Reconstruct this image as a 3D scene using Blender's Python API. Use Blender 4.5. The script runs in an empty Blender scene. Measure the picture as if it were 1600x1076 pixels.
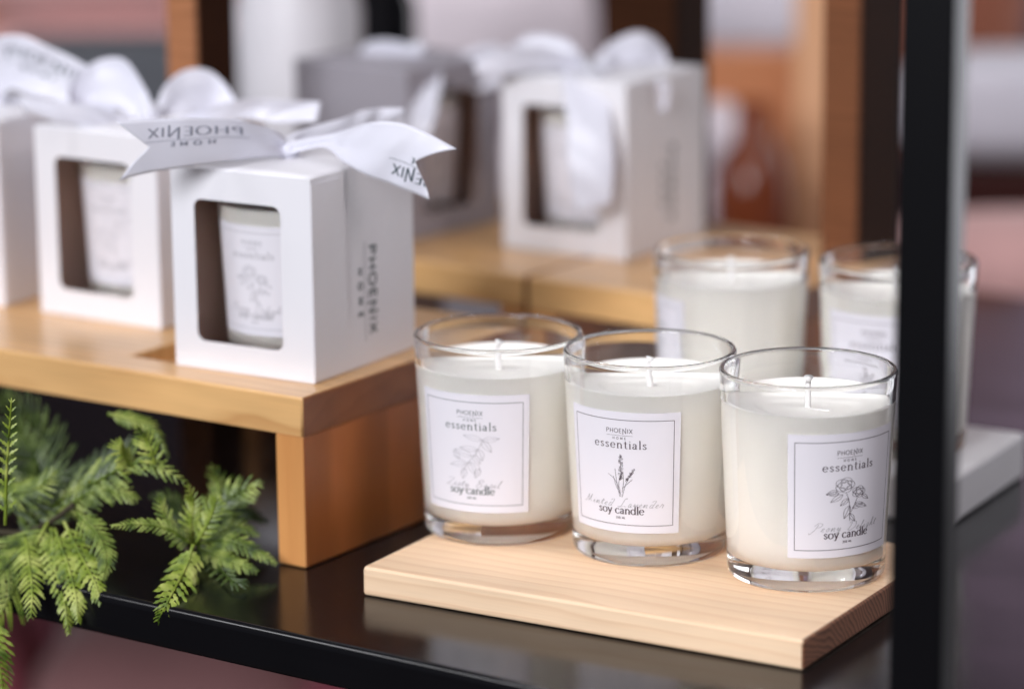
import bpy, bmesh, math, random
from mathutils import Vector, Matrix

SC = bpy.context.scene
C = SC.collection
R = math.radians
Z0 = 0.763                      # height of the pine board's top above the floor
T = -0.013                      # table top, relative to the board top

# ------------------------------------------------------------------ camera
def set_camera():
    cam = bpy.data.cameras.new('camera')
    cam.sensor_width = 36.0
    cam.lens = 5042.4 / 1600 * 36
    cam.clip_start = 0.02
    cam.clip_end = 60
    cam.dof.use_dof = True
    cam.dof.focus_distance = 1.358
    cam.dof.aperture_fstop = 3.4
    o = bpy.data.objects.new('camera', cam)
    C.objects.link(o)
    p, rl = 0.23, -0.0088
    f = Vector((0, math.cos(p), -math.sin(p)))
    r = Vector((1, 0, 0))
    u = r.cross(f)
    r2 = r * math.cos(rl) + u * math.sin(rl)
    u2 = -r * math.sin(rl) + u * math.cos(rl)
    m = Matrix((r2, u2, -f)).transposed().to_4x4()
    m.translation = Vector((0, 0, 0.4084 + Z0))
    o.matrix_world = m
    SC.camera = o
set_camera()

# ------------------------------------------------------------------ light
W = bpy.data.worlds.new('World')
SC.world = W
W.use_nodes = True
W.node_tree.nodes['Background'].inputs['Color'].default_value = (0.86, 0.83, 1.0, 1)
W.node_tree.nodes['Background'].inputs['Strength'].default_value = 0.085

def area(name, loc, target, sx, sy, power, col=(1, 1, 1)):
    l = bpy.data.lights.new(name, 'AREA')
    l.shape = 'RECTANGLE'; l.size = sx; l.size_y = sy
    l.energy = power; l.color = col
    o = bpy.data.objects.new(name, l)
    C.objects.link(o)
    o.location = Vector(loc) + Vector((0, 0, Z0))
    d = Vector(target) - Vector(loc)
    o.rotation_euler = d.to_track_quat('-Z', 'Y').to_euler()
    return o
area('ceiling_panel_light', (-1.2, -0.75, 1.15), (0.0, 1.45, 0.0), 1.0, 0.9, 67, (0.94, 0.955, 1.0))
area('ceiling_panel_light', (-1.15, 1.45, 1.9), (0.0, 1.4, 0.0), 0.28, 1.5, 15, (0.96, 0.96, 1.0))
area('ceiling_panel_light', (1.3, 0.2, 1.7), (0.05, 1.5, 0.0), 0.6, 0.6, 10, (1.0, 0.88, 0.88))
area('added_backdrop_light', (1.5, 5.3, 1.5), (1.5, 6.0, 0.8), 0.8, 0.3, 60, (0.95, 0.85, 1.0))  # added unseen light: brightens the backdrop for the table top to reflect
area('added_reflection_light', (2.5, 3.35, 0.15), (0.15, 1.12, 0.1), 1.2, 1.5, 18, (0.92, 0.93, 1.0))  # added unseen light, set where the metal post's right face mirrors it
for x, y, z in ((-0.35, 2.9, 1.7), (-0.9, 0.7, 1.6), (0.75, 0.9, 1.6), (0.5, 2.9, 1.75)):
    area('ceiling_spotlight', (x, y, z), (0.05, 1.5, 0), 0.06, 0.06, 2.2, (1, 0.97, 0.95))

VS = SC.view_settings
SC.display_settings.display_device = 'sRGB'
VS.view_transform = 'Standard'
VS.look = 'None'
VS.exposure = 0.0
VS.gamma = 1.0
VS.use_curve_mapping = False
SC.render.engine = 'CYCLES'
CY = SC.cycles
CY.use_denoising = True
CY.max_bounces = 20
CY.transmission_bounces = 16
CY.glossy_bounces = 6
CY.diffuse_bounces = 10
CY.transparent_max_bounces = 12
CY.sample_clamp_indirect = 30.0
CY.blur_glossy = 0.0
CY.caustics_reflective = True
CY.caustics_refractive = True

# ------------------------------------------------------------------ materials
def srgb(r, g, b):
    f = lambda c: (c / 255 / 12.92) if c <= 10 else ((c / 255 + 0.055) / 1.055) ** 2.4
    return (f(r), f(g), f(b), 1)

class NT:
    def __init__(self, name):
        self.m = bpy.data.materials.new(name); self.m.use_nodes = True
        self.t = self.m.node_tree; self.b = self.t.nodes['Principled BSDF']
    def n(self, typ, **kw):
        nd = self.t.nodes.new(typ)
        for k, v in kw.items():
            if k.startswith('i_'):
                nd.inputs[k[2:].replace('_', ' ')].default_value = v
            else:
                setattr(nd, k, v)
        return nd
    def l(self, a, b): self.t.links.new(a, b)

def mat(name, col, rough=0.5, bump=0.0, bscale=400, var=0.06, vscale=30, spec=0.5, sheen=0, coat=0, metal=0, sss=0):
    N = NT(name)
    tc = N.n('ShaderNodeTexCoord')
    nz = N.n('ShaderNodeTexNoise', i_Scale=vscale, i_Detail=4.0)
    N.l(tc.outputs['Object'], nz.inputs['Vector'])
    mx = N.n('ShaderNodeMix', data_type='RGBA')
    c = col[:3]
    mx.inputs['A'].default_value = (*[x * (1 - var) for x in c], 1)
    mx.inputs['B'].default_value = (*[min(1, x * (1 + var)) for x in c], 1)
    N.l(nz.outputs['Fac'], mx.inputs['Factor'])
    N.l(mx.outputs['Result'], N.b.inputs['Base Color'])
    N.b.inputs['Roughness'].default_value = rough
    N.b.inputs['Specular IOR Level'].default_value = spec
    N.b.inputs['Metallic'].default_value = metal
    if sheen: N.b.inputs['Sheen Weight'].default_value = sheen
    if coat:
        N.b.inputs['Coat Weight'].default_value = coat; N.b.inputs['Coat Roughness'].default_value = 0.08
    if sss:
        N.b.inputs['Subsurface Weight'].default_value = sss
        N.b.inputs['Subsurface Radius'].default_value = (1.0, 0.75, 0.5)
        N.b.inputs['Subsurface Scale'].default_value = 0.006
    if bump:
        n2 = N.n('ShaderNodeTexNoise', i_Scale=bscale, i_Detail=5.0)
        N.l(tc.outputs['Object'], n2.inputs['Vector'])
        bp = N.n('ShaderNodeBump', i_Strength=bump, i_Distance=0.0006)
        N.l(n2.outputs['Fac'], bp.inputs['Height']); N.l(bp.outputs['Normal'], N.b.inputs['Normal'])
    return N.m

def wood(name, light, dark, ring=0.0035, pith=(0, 0.02, -0.06), rough=0.45, mixv=(0.25, 0.8), coat=0.0, broad=None, upright=False, fib=0.07, wob=0.022, spec=0.5):
    """growth rings round a pith line running along local X: long lines on the faces, arcs on the ends"""
    N = NT(name)
    tc0 = N.n('ShaderNodeTexCoord')
    class TC: pass
    tc = TC()
    if upright:
        sp = N.n('ShaderNodeSeparateXYZ'); cb = N.n('ShaderNodeCombineXYZ')
        N.l(tc0.outputs['Object'], sp.inputs[0])
        N.l(sp.outputs['Z'], cb.inputs['X']); N.l(sp.outputs['X'], cb.inputs['Y']); N.l(sp.outputs['Y'], cb.inputs['Z'])
        tc.outputs = {'Object': cb.outputs[0]}
    else: tc.outputs = tc0.outputs
    nz = N.n('ShaderNodeTexNoise', i_Scale=1.0, i_Detail=3.0)
    mp = N.n('ShaderNodeMapping'); mp.inputs['Scale'].default_value = (7, 26, 26)
    N.l(tc.outputs['Object'], mp.inputs['Vector']); N.l(mp.outputs['Vector'], nz.inputs['Vector'])
    sb = N.n('ShaderNodeVectorMath', operation='SUBTRACT'); sb.inputs[1].default_value = pith
    N.l(tc.outputs['Object'], sb.inputs[0])
    ml = N.n('ShaderNodeVectorMath', operation='MULTIPLY'); ml.inputs[1].default_value = (0.03, 1, 1)
    N.l(sb.outputs[0], ml.inputs[0])
    ln = N.n('ShaderNodeVectorMath', operation='LENGTH'); N.l(ml.outputs[0], ln.inputs[0])
    ad = N.n('ShaderNodeMath', operation='MULTIPLY_ADD'); ad.inputs[1].default_value = wob
    N.l(nz.outputs['Fac'], ad.inputs[0]); N.l(ln.outputs['Value'], ad.inputs[2])
    dv = N.n('ShaderNodeMath', operation='DIVIDE'); dv.inputs[1].default_value = ring
    N.l(ad.outputs[0], dv.inputs[0])
    fr = N.n('ShaderNodeMath', operation='FRACT'); N.l(dv.outputs[0], fr.inputs[0])
    rp = N.n('ShaderNodeValToRGB')
    e = rp.color_ramp.elements
    e[0].position = 0.0; e[0].color = light
    e[1].position = 1.0; e[1].color = light
    md = tuple((a * (1 - mixv[0]) + b * mixv[0]) for a, b in zip(light, dark))
    x = e.new(0.55); x.color = md
    x = e.new(0.82); x.color = tuple((a * (1 - mixv[1]) + b * mixv[1]) for a, b in zip(light, dark))
    x = e.new(0.90); x.color = md
    N.l(fr.outputs[0], rp.inputs['Fac'])
    # fine fibres
    m2 = N.n('ShaderNodeMapping'); m2.inputs['Scale'].default_value = (30, 900, 900)
    n2 = N.n('ShaderNodeTexNoise', i_Scale=1.0, i_Detail=3.0)
    N.l(tc.outputs['Object'], m2.inputs['Vector']); N.l(m2.outputs['Vector'], n2.inputs['Vector'])
    # broad blotches
    n3 = N.n('ShaderNodeTexNoise', i_Scale=1.0, i_Detail=2.0)
    m3 = N.n('ShaderNodeMapping'); m3.inputs['Scale'].default_value = (9, 30, 30)
    N.l(tc.outputs['Object'], m3.inputs['Vector']); N.l(m3.outputs['Vector'], n3.inputs['Vector'])
    r2 = N.n('ShaderNodeMapRange'); r2.inputs['To Min'].default_value = 1 - fib; r2.inputs['To Max'].default_value = 1 + fib
    N.l(n2.outputs['Fac'], r2.inputs['Value'])
    r3 = N.n('ShaderNodeMapRange'); r3.inputs['From Min'].default_value = 0.3; r3.inputs['From Max'].default_value = 0.7
    lo, hi = broad or (0.86, 1.08)
    r3.inputs['To Min'].default_value = lo; r3.inputs['To Max'].default_value = hi
    N.l(n3.outputs['Fac'], r3.inputs['Value'])
    mm = N.n('ShaderNodeMath', operation='MULTIPLY'); N.l(r2.outputs[0], mm.inputs[0]); N.l(r3.outputs[0], mm.inputs[1])
    mx = N.n('ShaderNodeVectorMath', operation='SCALE')
    N.l(rp.outputs['Color'], mx.inputs[0]); N.l(mm.outputs[0], mx.inputs['Scale'])
    N.l(mx.outputs[0], N.b.inputs['Base Color'])
    N.b.inputs['Roughness'].default_value = rough
    N.b.inputs['Specular IOR Level'].default_value = spec
    if coat:
        N.b.inputs['Coat Weight'].default_value = coat; N.b.inputs['Coat Roughness'].default_value = 0.2
    bp = N.n('ShaderNodeBump', i_Strength=0.25, i_Distance=0.0003)
    N.l(n2.outputs['Fac'], bp.inputs['Height']); N.l(bp.outputs['Normal'], N.b.inputs['Normal'])
    return N.m

M = {}
M['pine'] = wood('pine', srgb(243, 212, 178), srgb(210, 158, 112), ring=0.0056, pith=(0.1, -0.03, -0.05), mixv=(0.09, 0.30), rough=0.5, broad=(0.90, 1.06), wob=0.013)
M['pine_end'] = wood('pine_end_grain', srgb(158, 106, 76), srgb(78, 42, 26), ring=0.0024, pith=(0.1, -0.02, -0.055), rough=0.7, mixv=(0.35, 0.9))
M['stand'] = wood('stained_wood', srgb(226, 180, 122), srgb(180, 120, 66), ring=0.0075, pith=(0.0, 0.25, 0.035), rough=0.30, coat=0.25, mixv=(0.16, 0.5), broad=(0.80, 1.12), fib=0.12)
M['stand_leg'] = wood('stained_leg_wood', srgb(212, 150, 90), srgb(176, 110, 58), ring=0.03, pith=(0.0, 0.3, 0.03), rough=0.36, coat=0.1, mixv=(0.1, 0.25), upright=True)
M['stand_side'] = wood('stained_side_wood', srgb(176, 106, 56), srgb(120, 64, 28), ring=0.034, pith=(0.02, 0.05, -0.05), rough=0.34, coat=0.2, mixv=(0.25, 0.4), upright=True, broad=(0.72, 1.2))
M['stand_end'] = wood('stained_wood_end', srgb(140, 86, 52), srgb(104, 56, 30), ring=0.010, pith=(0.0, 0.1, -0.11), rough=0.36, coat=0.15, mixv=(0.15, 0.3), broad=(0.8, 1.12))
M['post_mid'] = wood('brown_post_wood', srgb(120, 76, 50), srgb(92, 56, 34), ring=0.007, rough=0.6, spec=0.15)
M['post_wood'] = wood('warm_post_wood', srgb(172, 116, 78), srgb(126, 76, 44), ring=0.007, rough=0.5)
M['wood_dark_and_shade'] = wood('dark_wood_and_post_shade', srgb(58, 32, 17), srgb(36, 18, 9), ring=0.007, rough=0.7, spec=0.08)  # real dark wood, and also the painted-in shade on the posts' sides
M['black'] = mat('black_lacquer', (0.004, 0.004, 0.005), rough=0.16, spec=0.33, var=0.2, bump=0.02, bscale=90)
_t = M['black'].node_tree
_n = _t.nodes.new('ShaderNodeTexNoise'); _n.inputs['Scale'].default_value = 14; _n.inputs['Detail'].default_value = 6
_m = _t.nodes.new('ShaderNodeMapRange'); _m.inputs['From Min'].default_value = 0.35; _m.inputs['From Max'].default_value = 0.7
_m.inputs['To Min'].default_value = 0.11; _m.inputs['To Max'].default_value = 0.24
_t.links.new(_n.outputs['Fac'], _m.inputs['Value']); _t.links.new(_m.outputs[0], _t.nodes['Principled BSDF'].inputs['Roughness'])
M['black_post'] = mat('black_powder_coat', (0.003, 0.003, 0.004), rough=0.28, spec=0.24, bump=0.1, bscale=1500)
M['card'] = mat('white_card', (0.80, 0.79, 0.83), rough=0.55, bump=0.06, bscale=700, var=0.01)
M['card_in'] = mat('grey_card_inside', (0.50, 0.36, 0.31), rough=0.8)
M['satin'] = mat('white_satin', (0.68, 0.68, 0.76), rough=0.36, sheen=0.3, bump=0.10, bscale=260, var=0.01)
M['wax'] = mat('soy_wax', (0.985, 0.958, 0.910), rough=0.42, var=0.022, vscale=38, bump=0.03, bscale=120)
M['wick'] = mat('cotton_wick', (0.85, 0.83, 0.82), rough=0.8, bump=0.4, bscale=1500)
M['paper'] = mat('label_paper', (0.82, 0.80, 0.86), rough=0.5, var=0.008)
M['ink_green'] = mat('green_grey_ink', (0.10, 0.125, 0.125), rough=0.6)
M['ink_plum'] = mat('plum_ink', (0.065, 0.04, 0.055), rough=0.6)
M['ink_soft'] = mat('pale_grey_ink', (0.38, 0.37, 0.40), rough=0.6)
M['ink_faint'] = mat('show_through_ink', (0.25, 0.26, 0.32), rough=0.6)
M['card_shaded'] = mat('shaded_white_card', (0.34, 0.32, 0.36), rough=0.6, bump=0.06, bscale=700)  # white card darkened to grey: the rear box's shade put into its colour
M['ink_teal'] = mat('dark_teal_ink', (0.01, 0.035, 0.045), rough=0.5)
M['slab'] = mat('white_painted_slab', (0.80, 0.80, 0.82), rough=0.5)

g = NT('clear_glass')
g.b.inputs['Transmission Weight'].default_value = 1.0
g.b.inputs['Roughness'].default_value = 0.0
g.b.inputs['IOR'].default_value = 1.48
g.b.inputs['Base Color'].default_value = (0.985, 0.99, 0.985, 1)
nzg = g.n('ShaderNodeTexNoise', i_Scale=55.0, i_Detail=1.0)
tcg = g.n('ShaderNodeTexCoord'); g.l(tcg.outputs['Object'], nzg.inputs['Vector'])
bpg = g.n('ShaderNodeBump', i_Strength=0.05, i_Distance=0.001)
g.l(nzg.outputs['Fac'], bpg.inputs['Height']); g.l(bpg.outputs['Normal'], g.b.inputs['Normal'])
M['glass'] = g.m

def leafmat(name, a, b, c):
    N = NT(name)
    tc = N.n('ShaderNodeTexCoord')
    nz = N.n('ShaderNodeTexNoise', i_Scale=130.0, i_Detail=3.0)
    N.l(tc.outputs['Object'], nz.inputs['Vector'])
    rp = N.n('ShaderNodeValToRGB')
    e = rp.color_ramp.elements
    e[0].position = 0.32; e[0].color = (*a, 1)
    e[1].position = 0.68; e[1].color = (*c, 1)
    x = e.new(0.5); x.color = (*b, 1)
    N.l(nz.outputs['Fac'], rp.inputs['Fac'])
    N.l(rp.outputs['Color'], N.b.inputs['Base Color'])
    N.b.inputs['Roughness'].default_value = 0.45
    return N.m
M['fern'] = leafmat('fern_green', (0.02, 0.045, 0.003), (0.11, 0.165, 0.016), (0.31, 0.37, 0.085))
M['fern_y'] = leafmat('fern_yellow_green', (0.06, 0.11, 0.007), (0.20, 0.27, 0.025), (0.42, 0.47, 0.12))
M['fern_d'] = leafmat('fern_dark_green', (0.012, 0.028, 0.003), (0.035, 0.065, 0.007), (0.10, 0.15, 0.03))
M['twig'] = mat('brown_twig', (0.05, 0.04, 0.02), rough=0.8)

# ------------------------------------------------------------------ mesh helpers
class MB:
    """verts, faces and a material slot per face, linked as ONE mesh object"""
    def __init__(self): self.v = []; self.f = []; self.mi = []; self.sm = []
    def add(self, vs, fs, mi=0, smooth=False):
        k = len(self.v)
        self.v += [tuple(p) for p in vs]
        for f in fs:
            self.f.append(tuple(i + k for i in f)); self.mi.append(mi); self.sm.append(smooth)
    def box(self, x0, x1, y0, y1, z0, z1, mi=0):
        vs = [(x, y, z) for z in (z0, z1) for y in (y0, y1) for x in (x0, x1)]
        self.add(vs, [(0, 2, 3, 1), (4, 5, 7, 6), (0, 1, 5, 4), (1, 3, 7, 5), (3, 2, 6, 7), (2, 0, 4, 6)], mi)
    def lathe(self, prof, n=96, mi=0, closed=True, smooth=True):
        vs, fs = [], []
        ring = []
        for r, z in prof:
            if r < 1e-6:
                ring.append([len(vs)]); vs.append((0, 0, z))
            else:
                ring.append(list(range(len(vs), len(vs) + n)))
                vs += [(r * math.cos(2 * math.pi * i / n), r * math.sin(2 * math.pi * i / n), z) for i in range(n)]
        for a, b in zip(ring, ring[1:]):
            for i in range(n):
                j = (i + 1) % n
                if len(a) == 1: fs.append((a[0], b[i], b[j])[::-1])
                elif len(b) == 1: fs.append((a[i], a[j], b[0]))
                else: fs.append((a[i], a[j], b[j], b[i]))
        self.add(vs, fs, mi, smooth)
    def tube(self, pts, r, n=8, mi=0):
        pts = [Vector(p) for p in pts]
        rs = r if isinstance(r, (list, tuple)) else [r] * len(pts)
        vs, fs = [], []
        for i, p in enumerate(pts):
            t = (pts[min(i + 1, len(pts) - 1)] - pts[max(i - 1, 0)]).normalized()
            a = t.orthogonal() if abs(t.z) > 0.95 else t.cross(Vector((0, 0, 1)))
            a.normalize(); b = t.cross(a)
            for k in range(n):
                w = 2 * math.pi * k / n
                vs.append(p + (a * math.cos(w) + b * math.sin(w)) * rs[i])
        for i in range(len(pts) - 1):
            for k in range(n):
                k2 = (k + 1) % n
                fs.append((i * n + k, i * n + k2, (i + 1) * n + k2, (i + 1) * n + k))
        fs.append(tuple(range(n))[::-1]); fs.append(tuple(range((len(pts) - 1) * n, len(pts) * n)))
        self.add(vs, fs, mi, True)
    def obj(self, name, mats, parent=None, bevel=0, seg=3, autosmooth=False, subsurf=0, solid=0, offset=0):
        me = bpy.data.meshes.new(name)
        me.from_pydata(self.v, [], self.f)
        for m in (mats if isinstance(mats, (list, tuple)) else [mats]): me.materials.append(M[m] if isinstance(m, str) else m)
        for p, k, s in zip(me.polygons, self.mi, self.sm): p.material_index = k; p.use_smooth = s or bevel > 0
        me.update()
        o = bpy.data.objects.new(name, me); C.objects.link(o)
        if solid:
            md = o.modifiers.new('solid', 'SOLIDIFY'); md.thickness = solid; md.offset = offset
        if bevel:
            md = o.modifiers.new('bevel', 'BEVEL'); md.width = bevel; md.segments = seg; md.limit_method = 'ANGLE'
            md.angle_limit = R(35); md.harden_normals = True
        if subsurf:
            md = o.modifiers.new('sub', 'SUBSURF'); md.levels = md.render_levels = subsurf
        if parent: o.parent = parent
        return o

def tag(o, label=None, cat=None, group=None, kind=None):
    if label: o['label'] = label
    if cat: o['category'] = cat
    if group: o['group'] = group
    if kind: o['kind'] = kind
    return o
def thing(name, loc, yaw=0, label=None, cat=None, group=None):
    o = bpy.data.objects.new(name, None); C.objects.link(o)
    o.empty_display_size = 0.02
    o.location = (loc[0], loc[1], loc[2] + Z0); o.rotation_euler = (0, 0, yaw)
    return tag(o, label, cat, group)
def place(o, loc, yaw=0):
    o.location = (loc[0], loc[1], loc[2] + Z0); o.rotation_euler = (0, 0, yaw); return o
def copy_tree(o, parent=None):
    c = o.copy(); C.objects.link(c); c.parent = parent
    for ch in [x for x in bpy.data.objects if x.parent == o]: copy_tree(ch, c)
    return c

def spline(pts, n=8, closed=False):
    """Catmull-Rom through 2D or 3D points"""
    P = [Vector(p) for p in pts]
    if len(P) == 2: return [P[0].lerp(P[1], i / n) for i in range(n + 1)]
    out = []
    Q = [P[0] * 2 - P[1]] + P + [P[-1] * 2 - P[-2]]
    for i in range(1, len(Q) - 2):
        a, b, c, d = Q[i - 1:i + 3]
        for k in range(n):
            t = k / n
            out.append(0.5 * ((2 * b) + (c - a) * t + (2 * a - 5 * b + 4 * c - d) * t * t + (3 * b - a - 3 * c + d) * t ** 3))
    out.append(P[-1])
    return out

# ------------------------------------------------------------------ pen strokes: lettering and line drawings
def arc(cx, cy, rx, ry, a0, a1, n=14):
    return [(cx + rx * math.cos(R(a0 + (a1 - a0) * i / n)), cy + ry * math.sin(R(a0 + (a1 - a0) * i / n))) for i in range(n + 1)]
def S(*p): return [tuple(q) for q in spline(p, 6)]
LOW = {   # display serif, x-height 1: (advance, strokes)
 'e': (1.02, [[(.10, .54), (.84, .54)], arc(.47, .5, .38, .5, 5, 325)]),
 's': (.80, [S((.62, .80), (.40, .99), (.13, .78), (.36, .54), (.62, .26), (.36, .01), (.07, .22))]),
 'n': (1.06, [[(.18, 0), (.18, 1)], S((.18, .70), (.48, 1.0), (.80, .72), (.80, .3), (.80, 0)), [(.02, 0), (.36, 0)], [(.64, 0), (.98, 0)], [(.03, 1), (.18, 1)]]),
 't': (.72, [S((.32, 1.4), (.32, .6), (.34, .14), (.52, .0), (.66, .07)), [(.04, 1), (.62, 1)]]),
 'i': (.46, [[(.22, 0), (.22, 1)], [(.05, 0), (.40, 0)], [(.08, 1), (.22, 1)], [(.22, 1.34), (.22, 1.46)]]),
 'a': (.92, [S((.12, .78), (.36, 1.0), (.62, .78), (.62, .3), (.64, .04), (.82, .02)), S((.62, .58), (.30, .52), (.09, .24), (.30, .0), (.62, .26))]),
 'l': (.46, [[(.22, 0), (.22, 1.65)], [(.05, 0), (.40, 0)], [(.07, 1.65), (.22, 1.65)]]),
 'o': (1.04, [arc(.50, .5, .42, .5, 0, 360, 26)]),
 'y': (.94, [[(.10, 1), (.48, .05)], S((.84, 1), (.48, .05), (.28, -.38), (.05, -.36)), [(-.02, 1), (.28, 1)], [(.68, 1), (.96, 1)]]),
 'c': (.92, [arc(.49, .5, .40, .5, 40, 320)]),
 'd': (1.06, [arc(.46, .5, .38, .5, 0, 360, 24), [(.84, 0), (.84, 1.65)], [(.84, 0), (1.0, 0)], [(.68, 1.65), (.84, 1.65)]]),
 ' ': (.55, []),
}
CAP = {   # plain capitals, cap height 1
 'P': (.78, [[(.12, 0), (.12, 1)], S((.12, 1), (.45, 1), (.66, .78), (.45, .50), (.12, .5))]),
 'H': (.92, [[(.12, 0), (.12, 1)], [(.76, 0), (.76, 1)], [(.12, .5), (.76, .5)]]),
 'O': (1.06, [arc(.52, .5, .44, .5, 0, 360, 26)]),
 'E': (.74, [[(.12, 0), (.12, 1)], [(.12, 0), (.62, 0)], [(.12, .5), (.56, .5)], [(.12, 1), (.62, 1)]]),
 'N': (1.0, [[(.12, -.35), (.12, 1)], [(.12, 1), (.82, -.1)], [(.82, -.1), (.82, 1.25)]]),
 'I': (.34, [[(.16, 0), (.16, 1)]]),
 'X': (.84, [[(.06, 0), (.74, 1)], [(.06, 1), (.74, 0)]]),
 'M': (1.02, [[(.12, 0), (.12, 1)], [(.12, 1), (.5, .2)], [(.5, .2), (.88, 1)], [(.88, 1), (.88, 0)]]),
 'L': (.66, [[(.12, 1), (.12, 0)], [(.12, 0), (.56, 0)]]),
 '2': (.72, [S((.08, .75), (.3, 1), (.56, .75), (.3, .35), (.06, 0)), [(.06, 0), (.6, 0)]]),
 '0': (.76, [arc(.36, .5, .28, .5, 0, 360, 18)]),
 ' ': (.5, []),
}
SCR = {   # handwriting, joined low; x-height 1
 'i': (.55, [S((-.1, .15), (.2, .9), (.18, .1), (.5, .15)), [(.3, 1.5), (.34, 1.56)]]),
 'n': (.95, [S((-.1, .2), (.12, 1.), (.1, 0)), S((.1, 0), (.4, .95), (.6, .8), (.55, .1), (.85, .15))]),
 't': (.6, [S((-.1, .2), (.3, 1.7), (.2, .2), (.5, .12)), [(-.1, 1.15), (.6, 1.3)]]),
 'e': (.7, [S((-.1, .2), (.45, .75), (.25, 1.), (.08, .4), (.3, 0), (.6, .18))]),
 'd': (.95, [S((.6, .85), (.3, 1.), (.05, .35), (.25, 0), (.6, .5), (.85, 1.9), (.45, 2.05), (.2, 1.7)), S((.6, .5), (.6, .05), (.85, .15))]),
 'a': (.85, [S((.55, .85), (.25, 1.), (.03, .35), (.25, 0), (.55, .8)), S((.55, .8), (.5, .05), (.8, .15))]),
 'u': (.9, [S((-.1, .3), (.12, 1.), (.12, .15), (.4, .05), (.62, .95)), S((.62, .95), (.58, .05), (.8, .15))]),
 'v': (.8, [S((-.1, .3), (.15, 1.), (.3, 0), (.65, .95), (.8, .85))]),
 'r': (.7, [S((-.1, .2), (.2, 1.1), (.3, .85), (.55, .85), (.45, .1), (.65, .15))]),
 'o': (.8, [S((.3, 1), (.05, .45), (.3, 0), (.58, .5), (.35, .98), (.75, .85))]),
 'y': (.9, [S((-.1, .3), (.1, 1.), (.2, .1), (.6, .95)), S((.6, .95), (.45, -.6), (.05, -1.0), (.1, -.5), (.8, .2))]),
 'l': (.55, [S((-.1, .15), (.35, 1.7), (.3, 2.1), (.1, .8), (.2, .05), (.5, .15))]),
 'g': (.85, [S((.55, .85), (.25, 1.), (.03, .35), (.25, 0), (.55, .8)), S((.55, .8), (.4, -.8), (.05, -.9), (.2, -.3), (.8, .2))]),
 'h': (.85, [S((-.1, .15), (.35, 1.8), (.2, 2.1), (.05, 0)), S((.05, .1), (.4, .95), (.5, .1), (.8, .15))]),
 's': (.65, [S((-.1, .15), (.35, 1.05), (.5, .3), (.2, 0), (.0, .2), (.6, .15))]),
 'M': (1.9, [S((-.3, .2), (.1, .1), (.5, 2.2)), S((.5, 2.2), (.75, .2), (1.3, 2.3)), S((1.3, 2.3), (1.2, .6), (1.6, .1))]),
 'L': (1.6, [S((.9, 2.2), (1.1, 2.5), (.7, 2.3), (.4, .3), (-.2, .1), (.1, -.1), (.9, .25), (1.5, .0))]),
 'P': (1.4, [S((.6, 2.1), (.3, .6), (-.3, -.6), (-.5, -.3)), S((-.1, 1.7), (.6, 2.5), (1.4, 2.1), (1.1, 1.4), (.4, 1.2))]),
 'D': (1.7, [S((.5, 2.1), (.3, .9), (.1, .1), (.8, .0), (1.5, .9), (1.3, 2.1), (.5, 2.4), (-.1, 1.9))]),
 'Z': (1.5, [S((.0, 2.0), (.5, 2.3), (1.3, 2.1), (.7, 1.0), (.0, .1), (.6, .2), (1.4, .05))]),
 'B': (1.5, [S((.5, 2.1), (.3, .9), (.1, .1)), S((.1, 1.8), (.8, 2.4), (1.2, 1.8), (.5, 1.2), (1.2, .8), (.8, 0), (.1, .1))]),
 ' ': (.9, []),
}
def line_text(txt, tab, size, cx, base, track=0.0, slant=0.0, rise=0.0, sx=1.0):
    adv = sum((tab[c][0] + track) * size * sx for c in txt) - track * size * sx
    x = cx - adv / 2
    out = []
    for c in txt:
        a, st = tab[c]
        for s in st:
            out.append([(x + (p[0] * sx + slant * p[1]) * size, base + p[1] * size + rise * (x + p[0] * size - cx)) for p in s])
        x += (a + track) * size * sx
    return out
def stroke_quads(line, thin, thick):
    """broad-nib ribbon along a 2D polyline: thick on upright strokes, thin on level ones"""
    P = [Vector(p) for p in line]
    Q = [P[0]]
    for a, b in zip(P, P[1:]):
        n = max(1, int((b - a).length / 0.0012))
        Q += [a.lerp(b, (i + 1) / n) for i in range(n)]
    P = Q; L, Rr = [], []
    for i, p in enumerate(P):
        t = P[min(i + 1, len(P) - 1)] - P[max(i - 1, 0)]
        if t.length < 1e-9: t = Vector((1, 0))
        t.normalize()
        w = (thin + (thick - thin) * abs(t.y) ** 1.5) / 2
        nn = Vector((-t.y, t.x)) * w
        L.append(p + nn); Rr.append(p - nn)
    k = len(P)
    return L + Rr, [(i, i + 1, k + i + 1, k + i) for i in range(k - 1)]
def print_on(mb, lines, thin, thick, fmap, mi):
    for ln in lines:
        vs, fs = stroke_quads(ln, thin, thick)
        mb.add([fmap(v.x, v.y) for v in vs], fs, mi)

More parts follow.
